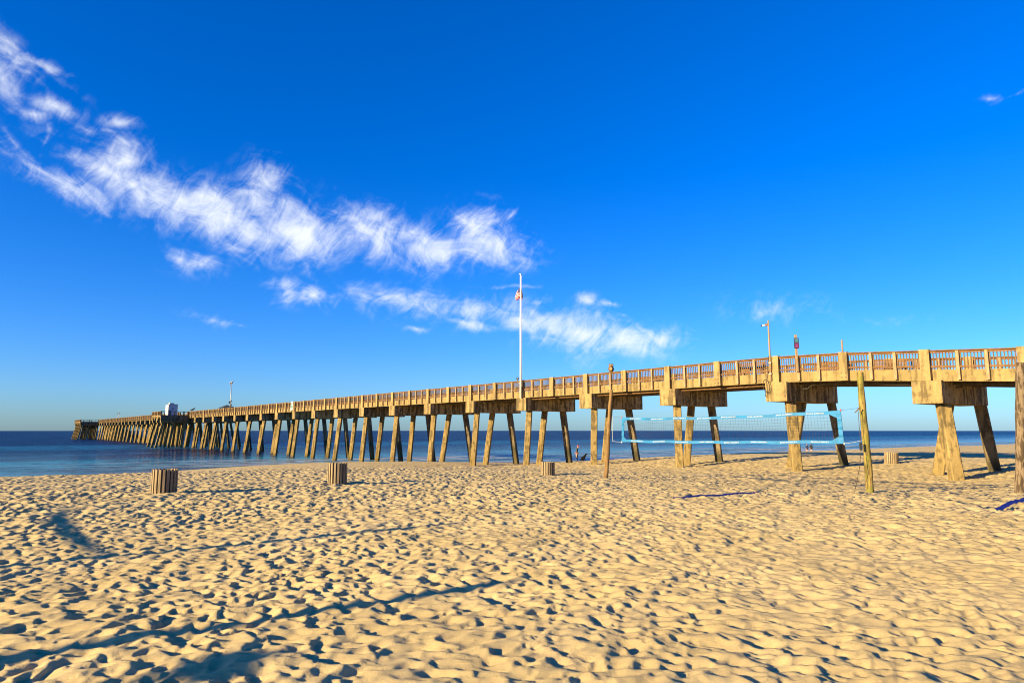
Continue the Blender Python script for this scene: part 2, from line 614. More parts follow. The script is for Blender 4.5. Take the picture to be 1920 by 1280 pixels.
m_, t, bs, out = new_mat('sand')
pos = t.n('ShaderNodeNewGeometry').outputs['Position']
px_, py_, pz_ = t.sep(pos)
uu = t.m('ADD', t.m('MULTIPLY', px_, DX), t.m('MULTIPLY', py_, DY))
n_b = t.noise(pos, .5, 4, .6)
n_m = t.noise(pos, 5.0, 5, .6)
n_f = t.noise(pos, 110., 3, .8)
n_g = t.noise(pos, 28., 4, .75)
col = t.mix(t.mapr(n_b, .3, .7), (.53, .395, .165), (.60, .455, .21))
col = t.mix(t.mapr(n_m, .40, .72, 0, .45), col, (.42, .30, .15))
col = t.mix(t.mapr(n_f, .50, .68, 0, .5), col, (.33, .235, .105))
col = t.mix(t.mapr(n_g, .56, .70, 0, .35), col, (.36, .26, .12))
wetm = t.mapr(t.m('ADD', pz_, t.m('MULTIPLY', t.m('SUBTRACT', n_b, .5), .35)), .80, .30)
col = t.mix(wetm, col, (.17, .115, .055))
t.put(bs.inputs['Base Color'], col)
t.put(bs.inputs['Roughness'], t.m('SUBTRACT', .95, t.m('MULTIPLY', wetm, .80)))
t.put(bs.inputs['Specular IOR Level'], t.m('ADD', .2, t.m('MULTIPLY', wetm, .35)))
bump(t, bs, t.m('ADD', t.m('MULTIPLY', t.noise(pos, 45, 4, .7), 1.0), t.m('MULTIPLY', n_f, .6)), .6, .014)
M['sand'] = m_
sand = add_obj('sand', make_sand(), None, m_)
sand['kind'] = 'structure'
sand['label'] = 'trampled golden sand of the beach'

# ------------------------------------------------------------------ sea
m_, t, bs, out = new_mat('sea_water')
pos = t.n('ShaderNodeNewGeometry').outputs['Position']
px_, py_, pz_ = t.sep(pos)
uu = t.m('ADD', t.m('MULTIPLY', px_, DX), t.m('MULTIPLY', py_, DY))
vv = t.m('SUBTRACT', t.m('MULTIPLY', px_, DY), t.m('MULTIPLY', py_, DX))
uvv = t.xyz(uu, vv)
wob = t.noise(t.mapping(uvv, scale=(1, .35, 1)), .035, 4, .6)
ub = t.m('ADD', uu, t.m('MULTIPLY', t.m('SUBTRACT', wob, .5), 26))
band = t.ramp(t.m('DIVIDE', ub, 500.0), [
    (.10, (.07, .19, .20)), (.15, (.022, .26, .32)), (.195, (.014, .17, .27)), (.215, (.004, .020, .070)), (.25, (.002, .006, .038)), (.29, (.002, .006, .038)),
    (.32, (.012, .10, .20)), (.375, (.018, .13, .25)), (.41, (.004, .020, .085)), (.46, (.003, .010, .062)), (1.0, (.003, .008, .058))])
rip = t.noise(t.mapping(uvv, scale=(1, 1.3, 1)), .22, 5, .72)
rip2 = t.noise(t.mapping(uvv, scale=(1, .7, 1)), .10, 7, .76)
band = t.mix(t.mapr(rip, .44, .60, 0, .8), band, (.0015, .004, .028))
band = t.mix(t.mapr(rip2, .51, .62, 0, .7), band, (.020, .105, .21))
# foam: streaks in the shore break and the wash
fz = t.noise(t.mapping(uvv, scale=(1, .10, 1)), .30, 6, .66, .4)
fzone = t.m('MULTIPLY', t.m('MULTIPLY', t.mapr(ub, 52, 60), t.mapr(ub, 100, 78)), t.mapr(vv, -6, 30, .12, 1.0))
foam = t.m('MULTIPLY', t.mapr(fz, .45, .57), fzone)
fine = t.noise(t.mapping(uvv, scale=(1, .4, 1)), 1.6, 5, .7)
foam = t.m('MULTIPLY', foam, t.mapr(fine, .25, .55))
col = t.mix(t.m('MULTIPLY', foam, .85), band, (.52, .55, .60))
t.put(bs.inputs['Base Color'], col)
t.put(bs.inputs['Roughness'], t.m('ADD', t.mapr(uu, 60, 200, .10, .32), t.m('MULTIPLY', foam, .5)))
bs.inputs['IOR'].default_value = 1.33
t.put(bs.inputs['Specular IOR Level'], t.mapr(uu, 62, 84, .30, .02))
w1 = t.noise(t.mapping(uvv, scale=(1, .35, 1)), .55, 6, .62, .3)
w2 = t.noise(t.mapping(uvv, scale=(1, .5, 1)), 2.6, 4, .6)
calm = t.mapr(uu, 56, 120, .12, 1.0)
bump(t, bs, t.m('MULTIPLY', t.m('ADD', t.m('MULTIPLY', w1, 1.0), t.m('MULTIPLY', w2, .25)), calm), 1.0, .75)
tr = t.n('ShaderNodeBsdfTransparent')
mx = t.n('ShaderNodeMixShader')
alpha = t.m('MAXIMUM', t.m('MAXIMUM', t.mapr(ub, 58, 92, .12, 1.0), t.mapr(vv, 16, -6)), foam)
t.put(mx.inputs[0], alpha)
t.t.links.new(tr.outputs[0], mx.inputs[1])
t.t.links.new(bs.outputs[0], mx.inputs[2])
t.t.links.new(mx.outputs[0], out.inputs[0])
M['sea'] = m_


def make_sea():
    n = 256
    Rr = 4200.0
    # outer arc, and a straight near edge under the beach
    vs = []
    for k in range(n):
        a = 2 * math.pi * k / n
        x, y = Rr * math.cos(a), Rr * math.sin(a)
        u, v = uv_of(x, y)
        if u > 50:
            vs.append((u, v))
    vs.sort(key=lambda p: math.atan2(p[0], p[1]))
    pts = [xy_of(50, math.sqrt(Rr ** 2 - 2500))] + [xy_of(*p) for p in vs] + [xy_of(50, -math.sqrt(Rr ** 2 - 2500))]
    me = bpy.data.meshes.new('sea')
    me.from_pydata([(p[0], p[1], 0.0) for p in pts], [], [tuple(range(len(pts)))])
    me.update()
    if me.polygons[0].normal.z < 0:
        me.flip_normals()
    return me


sea = add_obj('sea', make_sea(), None, M['sea'])
sea['kind'] = 'structure'
sea['label'] = 'dark blue sea with teal sandbar bands'

# ------------------------------------------------------------------ the pier
HS = 3.75                         # half a span: caps stand every 7.5 m
V_NEAR, V_FAR = 33.59, 38.85
V_MID = (V_NEAR + V_FAR) / 2
def u_of_w(w):
    return HS * w - 25.47
W0 = 9.376
K0, K1 = -4, 84                   # half-span stations from the landward side to the T-head
PU0 = u_of_w(W0 + 1)
PX, PY = xy_of(PU0, V_MID)
PZ = gz(PX, PY)
pier = empty('fishing_pier', (PX, PY, PZ), math.atan2(DY, DX))
tag(pier, 'long concrete fishing pier with wooden railings running out to sea', 'pier')
HALF = (V_FAR - V_NEAR) / 2       # local +y points to the near (camera) side


def rail_z(w):
    return float(np.interp(w, [4, 9.42, 10.376, 11.387, 12.2, 12.9, 20, 33, 45, 62, 100], [2.02, 3.40, 3.61, 3.845, 3.955, 3.965, 3.955, 3.985, 4.0, 4.06, 4.22])) + EYE - PZ
def la(w):
    return u_of_w(w) - PU0        # local x of a station


def seg(mb, w0, w1, y0, y1, d0, d1, mi=0):
    """piece between two stations; d0, d1 = depth of top and bottom below the rail top"""
    a, b = la(w0), la(w1)
    za, zb = rail_z(w0), rail_z(w1)
    y0, y1 = min(y0, y1), max(y0, y1)
    return mb.hexa([(a, y0, za - d1), (b, y0, zb - d1), (b, y1, zb - d1), (a, y1, za - d1), (a, y0, za - d0), (b, y0, zb - d0), (b, y1, zb - d0), (a, y1, za - d0)], mi)


def ppart(name, mat, mb, parent=None, label=None, kind=None, smooth=False):
    o = mb.build(name, mat, parent or pier, smooth=smooth)
    if label:
        o['label'] = label
    if kind:
        o['kind'] = kind
    return o


D_BEAM0, D_BEAM1 = .87, 1.40
CAPH, CAPW = 1.02, 1.26
def wl(m_len):
    return m_len / HS             # metres -> stations


posts_made = 0
bal_made = 0
post_stuff, bal_stuff = MB(), MB()
BAL_N = 8
PILW = .42
PLAT_MID = (50.0, 52.6)           # platform half way out, in stations
near_y, far_y = HALF, -HALF
k_mid0, k_mid1 = 41, 43           # stations index covered by the mid platform (near rail is moved outwards there)
for k in range(K0, K1):
    w = W0 + k
    wn = w + 1
    for side in (1, -1):
        yo = HALF * side           # outer face
        yin = lambda d: (HALF - d) * side
        # concrete pilaster
        mb = MB()
        hw = wl(PILW / 2)
        seg(mb, w - hw, w + hw, yo, yin(.22), -.035, D_BEAM1 - .003)
        pil = ppart('pilaster', M['pilaster'], mb)
        if side == 1 and k in (2, 4, 6, 8):
            for ix in (-.1, .1):
                for dz in (1.02, 1.24):
                    q = MB()
                    seg(q, w + wl(ix) - wl(.035), w + wl(ix) + wl(.035), yo - .01, yo + .006, dz - .035, dz + .035)
                    ppart('bolt_patch', M['deck'], q, pil)
        if k in range(k_mid0, k_mid1):
            continue
        s0, s1 = w + hw, wn - hw
        # edge beam (outer fascia of the deck)
        mb = MB()
        seg(mb, s0, s1, yin(.21), yin(.42), D_BEAM0, D_BEAM1)
        ppart('edge_beam', M['beam'], mb)
        # rails
        mb = MB()
        seg(mb, s0, s1, yin(.04), yin(.24), 0, .045)
        seg(mb, s0, s1, yin(.12), yin(.16), .045, .14)
        ppart('top_rail', M['rail'], mb)
        mb = MB()
        seg(mb, s0, s1, yin(.12), yin(.165), .70, .79)
        ppart('bottom_rail', M['rail'], mb)
        # two wooden posts, three panels of balusters
        step = (s1 - s0) / 3
        for j in (1, 2):
            c = s0 + step * j
            args = (c - wl(.065), c + wl(.065), yin(.06), yin(.205), .05, D_BEAM1 - .06)
            if side == 1 or posts_made < 300 and k < 50:
                ppart('rail_post', M['post_wood'], seg(MB(), *args))
                posts_made += 1
            else:
                seg(post_stuff, *args)
        for j in range(3):
            for b in range(BAL_N):
                c = s0 + step * (j + (b + .75) / (BAL_N + .5))
                args = (c - wl(.022), c + wl(.022), yin(.168), yin(.20), .10, .86)
                if side == 1 and -1 <= k and bal_made < 300:
                    ppart('baluster', M['baluster'], seg(MB(), *args))
                    bal_made += 1
                else:
                    seg(bal_stuff, *args)
    # deck slab and inner girders
    mb = MB()
    seg(mb, w, wn, HALF - .421, -HALF + .421, 1.05, 1.25)
    ppart('deck_slab', M['deck'], mb)
    if (k % 2) and k < 12:
        mb = MB()
        for y in (1.2, 0, -1.2):
            seg(mb, w + wl(CAPW / 2), w + 2 - wl(CAPW / 2), y - .15, y + .15, 1.252, 1.52)
        ppart('girder', M['deck'], mb)
ppart('far_rail_posts', M['post_wood'], post_stuff, kind='stuff')
ppart('balusters', M['baluster'], bal_stuff, kind='stuff')


def pile(x0, y0, ztop, bx, by, rot, width=.46, bottom=None, name='pile', mat=None, dark=False):
    """square battered pile; bx, by = lean per metre of drop"""
    wx_ = PX + math.cos(pier.rotation_euler.z) * x0 - math.sin(pier.rotation_euler.z) * y0
    wy_ = PY + math.sin(pier.rotation_euler.z) * x0 + math.cos(pier.rotation_euler.z) * y0
    zb = min(gz(wx_, wy_), .0) - .8 - PZ if gz(wx_, wy_) < .6 else gz(wx_, wy_) - 1.0 - PZ
    L = ztop - zb
    h = width / 2
    c, s = math.cos(rot), math.sin(rot)
    cs = [(-h, -h), (h, -h), (h, h), (-h, h)]
    ch = .04
    ring = []
    for (a, b) in cs:
        ring.append((a - math.copysign(ch, a) if True else a, b))
    oct_ = [(-h + ch, -h), (h - ch, -h), (h, -h + ch), (h, h - ch), (h - ch, h), (-h + ch, h), (-h, h - ch), (-h, -h + ch)]
    mb = MB()
    for (dz, ox, oy) in ((ztop + .05, -bx * .05, -by * .05), (zb, bx * L, by * L)):
        for (a, b) in oct_:
            mb.v.append((x0 + ox + a * c - b * s, y0 + oy + a * s + b * c, dz))
    for i in range(8):
        j = (i + 1) % 8
        mb.f.append((i, j, 8 + j, 8 + i))
        mb.mi.append(0)
    mb.f.append(tuple(range(8)))
    mb.mi.append(0)
    mb.f.append(tuple(range(15, 7, -1)))
    mb.mi.append(0)
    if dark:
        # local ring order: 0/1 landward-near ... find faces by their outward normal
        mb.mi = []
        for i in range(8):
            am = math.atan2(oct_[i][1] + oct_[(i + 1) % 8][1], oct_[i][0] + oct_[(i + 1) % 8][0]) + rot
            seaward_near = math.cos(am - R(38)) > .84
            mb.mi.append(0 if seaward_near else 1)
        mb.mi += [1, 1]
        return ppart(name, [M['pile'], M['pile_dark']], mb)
    return ppart(name, mat or M['pile'], mb)


for k in range(K0 + 1, K1 + 1, 2):
    w = W0 + k
    x = la(w)
    zt = rail_z(w) - D_BEAM1
    mb = MB()
    mb.box(x - CAPW / 2, x + CAPW / 2, -HALF, HALF, zt - CAPH, zt)
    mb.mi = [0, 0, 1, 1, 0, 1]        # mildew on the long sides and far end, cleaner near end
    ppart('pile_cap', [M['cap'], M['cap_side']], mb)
    zb = zt - CAPH
    j = lambda s: random.uniform(-s, s)
    if k <= 3:
        pile(x - .32, HALF - .82, zb, -.165, .20, R(45), .50)
        pile(x + .25, HALF - 2.9, zb, .17, .10, R(20), .50)
    elif k < 15:
        pile(x - .15, HALF - .72, zb, -.165 + j(.015), .20 + j(.015), R(45))
        pile(x + .35, HALF - 2.75, zb, .05 + j(.02), .13 + j(.02), R(42))
    else:
        pile(x - .1, HALF - .6, zb, -.09 + j(.02), .14 + j(.02), R(45))
        pile(x + .3, HALF - 2.8, zb, .0 + j(.03), .11 + j(.03), R(45))
    # the far pile: mildew and painted shade, lit tone kept on the seaward-near face
    if k <= 3:
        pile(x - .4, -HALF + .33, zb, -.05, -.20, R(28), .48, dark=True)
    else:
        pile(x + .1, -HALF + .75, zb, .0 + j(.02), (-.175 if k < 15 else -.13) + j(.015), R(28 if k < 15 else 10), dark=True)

# conduit pipes clipped under the deck edge
for k in (-1, 1, 3, 5, 7, 9):
    w = W0 + k
    x0, x1 = la(w) - CAPW / 2 - .04, la(w)
    zt = rail_z(w) - D_BEAM1
    if k in (1, 3):
        z2 = rail_z(w - 1) - D_BEAM1
        pts = [(x0, HALF - 1.55, zt - .30), (x0, HALF - 2.0, zt - .28), (x0 - .05, HALF - 2.25, zt - .10), (x0 - .3, HALF - 2.4, zt - .07), (la(w - 1), HALF - 2.4, z2 - .07), (la(w - 2) + CAPW / 2 + .05, HALF - 2.4, rail_z(w - 2) - D_BEAM1 - .07)]
        ppart('conduit_pipe', M['white_metal'] if k == 3 else M['post_wood'], MB().tube(pts, .045, 8), smooth=True)
    else:
        pts = [(la(w) - CAPW / 2 - .01, HALF - .62, zt - .10), (la(w - 2) + CAPW / 2 + .01, HALF - .62, rail_z(w - 2) - D_BEAM1 - .10)]
        ppart('conduit_pipe', M['rail'], MB().tube(pts, .07, 8), smooth=True)


# platforms standing out from the pier: mid-way and the T-head
def platform(w0, w1, reach, side, nx, ny):
    """deck bay outside the main deck between two stations"""
    a, b = la(w0), la(w1)
    z = rail_z((w0 + w1) / 2)
    y0, y1 = HALF * side, (HALF + reach) * side
    lo, hi = min(y0, y1), max(y0, y1)
    zd = z - 1.40
    ppart('platform_slab', M['deck'], MB().box(a, b, lo + (.02 if side > 0 else 0), hi - (.02 if side < 0 else 0), zd, z - 1.05))
    # transverse caps
    nb = max(2, nx)
    for i in range(nb):
        x = a + .35 + (b - a - .7) * i / (nb - 1)
        ppart('pile_cap', M['cap'], MB().box(x - .4, x + .4, lo + .1, hi - .1, zd - CAPH, zd - .004))
        for q in range(ny):
            y = lo + .6 + (hi - lo - 1.2) * q / max(1, ny - 1)
            outw = (y - y0) / (y1 - y0)
            pile(x, y, zd - CAPH, random.uniform(-.04, .04), side * (.06 + .17 * outw), 0, .46)
    # end beams, in the dark concrete to paint in their shade
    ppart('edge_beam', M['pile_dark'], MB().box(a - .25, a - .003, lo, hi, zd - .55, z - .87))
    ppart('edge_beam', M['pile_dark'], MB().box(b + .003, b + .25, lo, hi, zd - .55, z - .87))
    yb0, yb1 = (y1 - .25 * side, y1)
    ppart('edge_beam', M['beam'], MB().box(a, b, min(yb0, yb1) , max(yb0, yb1), zd - .003, z - .87))
    # railing round three sides
    n_out = max(2, int(round((b - a) / 3.0)))
    runs = [((a, y1), (b, y1), n_out, 'x'), ((a - .1, y0), (a - .1, y1), 2, 'y'), ((b + .1, y0), (b + .1, y1), 2, 'y')]
    bl = MB()
    for (p, q, n, ax) in runs:
        p, q = Vector((*p, 0)), Vector((*q, 0))
        dvec = (q - p)
        for i in range(n + 1):
            c = p + dvec * (i / n)
            if ax == 'x':
                ppart('pilaster', M['pilaster'], MB().box(c.x - .2, c.x + .2, c.y - (.22 if side > 0 else -.012), c.y + (.012 if side > 0 else .22), zd - .5, z + .03))
            else:
                ppart('rail_post', M['rail'], MB().box(c.x - .08, c.x + .08, c.y - .08, c.y + .08, z - 1.04, z))
        for z0, z1, nm in ((z - .12, z, 'top_rail'), (z - .79, z - .70, 'bottom_rail')):
            lo_, hi_ = Vector((min(p.x, q.x), min(p.y, q.y), 0)), Vector((max(p.x, q.x), max(p.y, q.y), 0))
            if ax == 'x':
                ppart(nm, M['rail'], MB().box(lo_.x, hi_.x, p.y - .1 * side - .03, p.y - .1 * side + .03, z0, z1))
            else:
                ppart(nm, M['rail'], MB().box(p.x - .03, p.x + .03, lo_.y, hi_.y, z0, z1))
        m_bal = int(dvec.length / .3)
        for i in range(m_bal):
            c = p + dvec * ((i + .5) / m_bal)
            if ax == 'x':
                c.y -= .1 * side
                bl.box(c.x - .03, c.x + .03, c.y - .05, c.y + .05, z - .86, z - .1)
            elif i % 3 == 0:
                bl.box(c.x - .02, c.x + .02, c.y - .03, c.y + .03, z - 1.04, z - .1)
    ppart('balusters', M['baluster'], bl, kind='stuff')


for sd in (1, -1):
    platform(PLAT_MID[0], PLAT_MID[1], 5.5, sd, 3, 3)
    platform(W0 + K1 + .02, W0 + K1 + 6.4, 6.2, sd, 6, 3)
# deck of the head between its two wings
mb = MB()
zt = rail_z(W0 + K1 + 3)
mb.box(la(W0 + K1) , la(W0 + K1 + 6.4), -HALF, HALF, zt - 1.40, zt - 1.05)
ppart('platform_slab', M['deck'], mb)
for i in range(4):
    x = la(W0 + K1 + 6.4) - .4 - i * 5.0
    ppart('pile_cap', M['cap'], MB().box(x - .5, x + .5, -HALF, HALF, zt - 1.4 - CAPH, zt - 1.404))
    for y in (HALF - .8, -HALF + .8):
        pile(x, y, zt - 1.4 - CAPH, random.uniform(-.05, .05), .1 * (1 if y > 0 else -1), 0)


def pier_pt(w, y, below):
    """world point on the pier: station, metres from the centre line (+ = camera side), metres below the rail top"""
    return pier_mat @ Vector((la(w), y, rail_z(w) - below))
bpy.context.view_layer.update()
pier_mat = pier.matrix_world.copy()
PROT = pier.rotation_euler.z
def w_at(px):
    return 1.0 / (px + 11.0) / 5.52e-5


# ------------------------------------------------------------------ things on the pier
def bench(w, y, label):
    p = pier_pt(w, y, 1.05)
    b = empty('bench', p, PROT)
    tag(b, label, 'bench', 'wooden benches on the pier deck')
    s = 1 if y < 0 else -1
    for i in range(3):
        MB().box(-.9, .9, s * (.02 + .14 * i) - .06, s * (.02 + .14 * i) + .06, .42, .46).build('seat_slat', M['bench'], b)
    for i in range(4):
        MB().box(-.9, .9, -s * .10 - .02, -s * .10 + .02, .52 + .12 * i, .61 + .12 * i).build('back_slat', M['bench'], b)
    for x in (-.78, .78):
        MB().box(x - .05, x + .05, -s * .155 - .032, -s * .155 + .032, 0, .97).build('back_leg', M['bench'], b)
        MB().box(x - .05, x + .05, s * .3 - .05, s * .3 + .05, 0, .418).build('front_leg', M['bench'], b)


for px, y, lb in ((1590, -1.7, 'wooden slatted bench on the pier deck nearest the right edge'),
                  (1478, -1.7, 'wooden slatted bench on the pier deck beside the camera pole'),
                  (1385, 1.2, 'wooden slatted bench behind the railing, left of the camera pole'),
                  (1300, -1.7, 'wooden slatted bench on the deck behind the net, between camera pole and owl'),
                  (1130, -1.7, 'wooden slatted bench on the deck behind the owl decoy')):
    bench(w_at(px), y, lb)

# camera pole with coiled cable on the near side
w = w_at(1446)
p = pier_pt(w, HALF + .06, 1.30)
cp = empty('camera_pole', p, PROT)
tag(cp, 'tall thin pole with a small camera arm and looping black cable on the pier railing', 'pole')
MB().tube([(0, 0, 0), (0, 0, 3.3)], [.055, .042], 10).build('pole', M['post_wood'], cp, smooth=True)
MB().box(.03, .17, -.05, .05, 3.02, 3.14).build('bracket', M['rail'], cp)
arm = MB().tube([(.15, 0, 3.08), (.34, .06, 3.06)], .035, 8).build('camera', M['white_metal'], cp, smooth=True)
MB().tube([(.33, .055, 3.06), (.42, .085, 3.055)], .04, 8).build('lens', M['dark_metal'], arm, smooth=True)
for z in (.35, .95):
    MB().box(-.08, .08, -.06, .065, z, z + .06).build('clamp', M['grey_metal'], cp)
pts = []
for i in range(50):
    s = i / 49.0
    z = 1.35 - 2.2 * s
    x = .03 + .10 * math.sin(s * 3) + .55 * max(0, s - .45)
    pts.append((x, .065, z))
MB().tube(pts, .016, 6).build('cable', M['cable'], cp, smooth=True)
loop = [(.25 + .17 * math.cos(a) + .1 * math.sin(a), .085, -.28 + .33 * math.sin(a) - .12 * math.cos(a)) for a in [i * 2 * math.pi / 30 for i in range(31)]]
MB().tube(loop, .016, 6, caps=False).build('cable_loop', M['cable'], cp, smooth=True)

# sign on a post
w = w_at(1495.5)
p = pier_pt(w, HALF + .02, .9)
sp = empty('sign_post', p, 0)
tag(sp, 'small dark two-panel sign in slate blue and magenta on a wooden post above the railing', 'sign')
MB().box(-.05, .05, -.05, .05, 0, 1.98).build('post', M['post_wood'], sp)
bd = MB().box(-.125, .125, -.085, -.055, 1.24, 1.80).build('sign_board', M['dark_metal'], sp)
MB().box(-.11, .11, -.092, -.0855, 1.54, 1.78).build('blue_panel', M['sign_blue'], bd)
MB().box(-.11, .11, -.092, -.0855, 1.26, 1.525).build('magenta_panel', M['sign_magenta'], bd)
q = MB()
for i, wd in enumerate((.07, .085, .06, .09)):
    q.box(-wd, wd, -.0945, -.0925, 1.73 - i * .05, 1.75 - i * .05)
q.build('teal_lettering', M['sign_teal'], bd)
q = MB()
for i, wd in enumerate((.075, .06, .07, .09)):
    q.box(-wd, wd, -.0945, -.0925, 1.46 - i * .055, 1.49 - i * .055)
q.build('pink_lettering', M['sign_pink'], bd)

# plain short post further right
p = pier_pt(w_at(1580), HALF - .12, -.035)
o = MB().tube([(0, 0, 0), (0, 0, .62)], [.045, .04], 8).build('stub_post', M['post_wood'], None, p, smooth=True)
tag(o, 'short bare pole standing on a concrete pilaster of the pier', 'pole')

# owl decoy on the railing
p = pier_pt(w_at(1142), HALF - .13, .0)
ow = empty('owl_decoy', p, 0)
tag(ow, 'brown owl-shaped bird decoy standing on the pier railing', 'decoy')
MB().lathe([(0, 0), (.11, .0), (.17, .08), (.20, .2), (.19, .30), (.15, .36), (.17, .42), (.17, .49), (.12, .55), (0, .57)], 16).build('body', M['owl'], ow, smooth=True)
MB().tube([(0, -.15, .12), (0, -.185, .2), (0, -.165, .28)], [.05, .085, .06], 10).build('pale_breast', M['owl_pale'], ow, smooth=True)
for s in (-1, 1):
    MB().tube([(s * .09, 0, .52), (s * .13, 0, .62)], [.045, .008], 6).build('ear_tuft', M['owl'], ow)
    MB().tube([(s * .065, -.15, .46), (s * .065, -.18, .46)], [.045, .035], 10).build('eye', M['owl_pale'], ow)

# small box camera beside the flagpole
p = pier_pt(w_at(966), HALF - .12, 0)
bc = empty('railing_camera', p, 0)
tag(bc, 'small dark box camera on the railing just left of the flagpole', 'camera')
MB().tube([(0, 0, 0), (0, 0, .12)], .03, 6).build('stem', M['dark_metal'], bc)
MB().box(-.09, .09, -.12, .12, .10, .30).build('housing', M['dark_metal'], bc)
MB().tube([(0, -.115, .2), (0, -.16, .2)], .05, 10).build('lens', M['grey_metal'], bc)

# flagpole and flag
p = pier_pt(w_at(977), HALF + .16, 1.40)
fp = empty('flagpole', p, 0)
tag(fp, 'tall white flagpole rising beside the pier', 'flagpole')
FPH = 10.05
MB().tube([(0, 0, -.02), (0, 0, FPH * .5), (0, 0, FPH)], [.08, .065, .042], 16).build('pole', M['white_metal'], fp, smooth=True)
MB().lathe([(0, FPH), (.10, FPH), (.10, FPH + .05), (0, FPH + .06)], 12).build('truck', M['white_metal'], fp)
for z in (.45, 1.15):
    MB().box(-.16, .16, .05, .2, z, z + .08).build('bracket', M['grey_metal'], fp)
MB().tube([(.10, -.09, .9), (.095, -.08, FPH - .1)], .012, 5).build('halyard', M['rope'], fp)
# drooping striped flag
nS, nT = 40, 27
mb = MB()
for i in range(nT + 1):
    tt = i / nT
    for j in range(nS + 1):
        s = j / nS
        fold = math.sin(s * 11 + tt * 1.2)
        spread = (.14 + .30 * tt ** .7 * (1 - .45 * tt ** 6)) * (.40 + .60 * s)
        x = -.03 + spread * fold * (1.15 if fold < 0 else .8)
        y = .10 + .16 * s + .06 * math.cos(s * 11)
        z = -1.0 * tt * .78 - .22 * s * (0.4 + .6 * tt) - .10 * abs(fold) * s
        mb.v.append((x, y, z))
for i in range(nT):
    for j in range(nS):
        a = i * (nS + 1) + j
        mb.f.append((a, a + 1, a + nS + 2, a + nS + 1))
        stripe = int(i / nT * 13) % 2
        mi = 2 if (i < nT * .5 and j < nS * .38) else stripe
        mb.mi.append(mi)
fl = mb.build('flag', [M['red'], M['flag_white'], M['navy']], None, fp.location + Vector((0, 0, FPH - 1.02)), smooth=True)
tag(fl, 'limp red and white striped flag with navy corner hanging on the flagpole', 'flag')

# distance sign on the railing
w = w_at(545)
p = pier_pt(w, HALF + .03, .05)
gs = empty('railing_sign', p, PROT)
tag(gs, 'upright white sign with green marks fixed to the pier railing', 'sign')
MB().box(-.33, .33, 0, .03, -1.15, .10).build('board', M['sign_white'], gs)
q = MB()
for z0, z1, x0, x1 in ((-.36, -.14, -.24, .24), (-.52, -.36, -.10, .10), (-.76, -.52, -.25, .25), (-1.04, -.90, -.14, .16), (-.02, .06, -.14, .16)):
    q.box(x0, x1, .031, .036, z0, z1)
q.build('green_marks', M['sign_green'], gs)

# light mast with speakers and its little shelter
p = pier_pt(w_at(402), 0, 1.05)
mt = empty('light_mast', p, PROT)
tag(mt, 'tall pale mast with lamp heads and loudspeakers above the far pier', 'mast')
MB().tube([(0, 0, 0), (0, 0, 3.0), (0, 0, 6.05)], [.11, .08, .05], 10).build('pole', M['grey_metal'], mt, smooth=True)
for x, y, z in ((-.28, .22, 2.55), (.3, .1, 2.35), (-.25, -.1, 2.0), (.28, -.15, 2.75)):
    MB().tube([(x * .2, y * .2, z), (x, y, z), (x * 1.25, y * 1.25, z - .1)], [.04, .07, .17], 8).build('loudspeaker', M['dark_metal'], mt)
for x, y, z in ((-.25, 0, 5.9), (.22, .1, 5.8)):
    MB().tube([(0, 0, z), (x, y, z + .12)], .03, 6).build('lamp_arm', M['grey_metal'], mt)
    MB().box(x - .1, x + .1, y - .12, y + .12, z + .08, z + .36).build('lamp_head', M['grey_metal'], mt)
p = pier_pt(w_at(399), .3, 1.05)
sh = empty('shelter', p, PROT)
tag(sh, 'small open shelter with a low dark pyramid roof beside the mast', 'shelter')
for x in (-1.1, 1.1):
    for y in (-.9, .9):
        MB().box(x - .06, x + .06, y - .06, y + .06, 0, 1.35).build('post', M['post_wood'], sh)
mb = MB()
mb.v = [(-1.6, -1.4, 1.34), (1.6, -1.4, 1.34), (1.6, 1.4, 1.34), (-1.6, 1.4, 1.34), (0, 0, 1.95)]
mb.f = [(3, 2, 1, 0), (0, 1, 4), (1, 2, 4), (2, 3, 4), (3, 0, 4)]
mb.mi = [0] * 5
mb.build('roof', M['roof_dark'], sh)

# white hut on the mid platform
hx, hy = xy_of(167.6, 31.2)
zdeck = rail_z(51.3) + PZ - 1.05
hut = empty('hut', (hx, hy, zdeck), PROT)
tag(hut, 'small tall white hut on the platform half way along the pier', 'hut')
MB().box(-1.5, 1.5, -.95, .95, 0, 2.62).build('wall', M['hut'], hut)
rf = MB().box(-1.55, 1.55, -1.0, 1.0, 2.623, 2.72).build('roof', M['hut_dark'], hut)
MB().box(-.9, .5, -.3, .6, 2.722, 2.98).build('roof_hatch', M['hut'], rf)
MB().box(-1.53, -1.503, -.12, .12, 1.55, 1.85).build('window', M['hut_dark'], hut)
MB().box(-.2, .2, .953, .98, 1.5, 1.85).build('window', M['hut_dark'], hut)
MB().box(-1.53, -1.503, .35, .8, 0, 1.3).build('door', M['hut_dark'], hut)


def bird(name, label, loc, rz, mat, s=1.0, group=None):
    b = empty(name, loc, rz)
    tag(b, label, 'bird', group)
    MB().tube([(-.32 * s, 0, .12 * s), (-.15 * s, 0, .16 * s), (.05 * s, 0, .22 * s), (.18 * s, 0, .32 * s), (.24 * s, 0, .40 * s), (.30 * s, 0, .40 * s)], [.015 * s, .07 * s, .10 * s, .07 * s, .055 * s, .02 * s], 8).build('body', mat, b, smooth=True)
    MB().tube([(.29 * s, 0, .40 * s), (.37 * s, 0, .385 * s)], [.018 * s, .004 * s], 6).build('beak', M['dark_metal'], b)
    for y in (-.03, .03):
        MB().tube([(.02 * s, y * s, .15 * s), (.02 * s, y * s, 0)], .01 * s, 5).build('leg', M['dark_metal'], b)


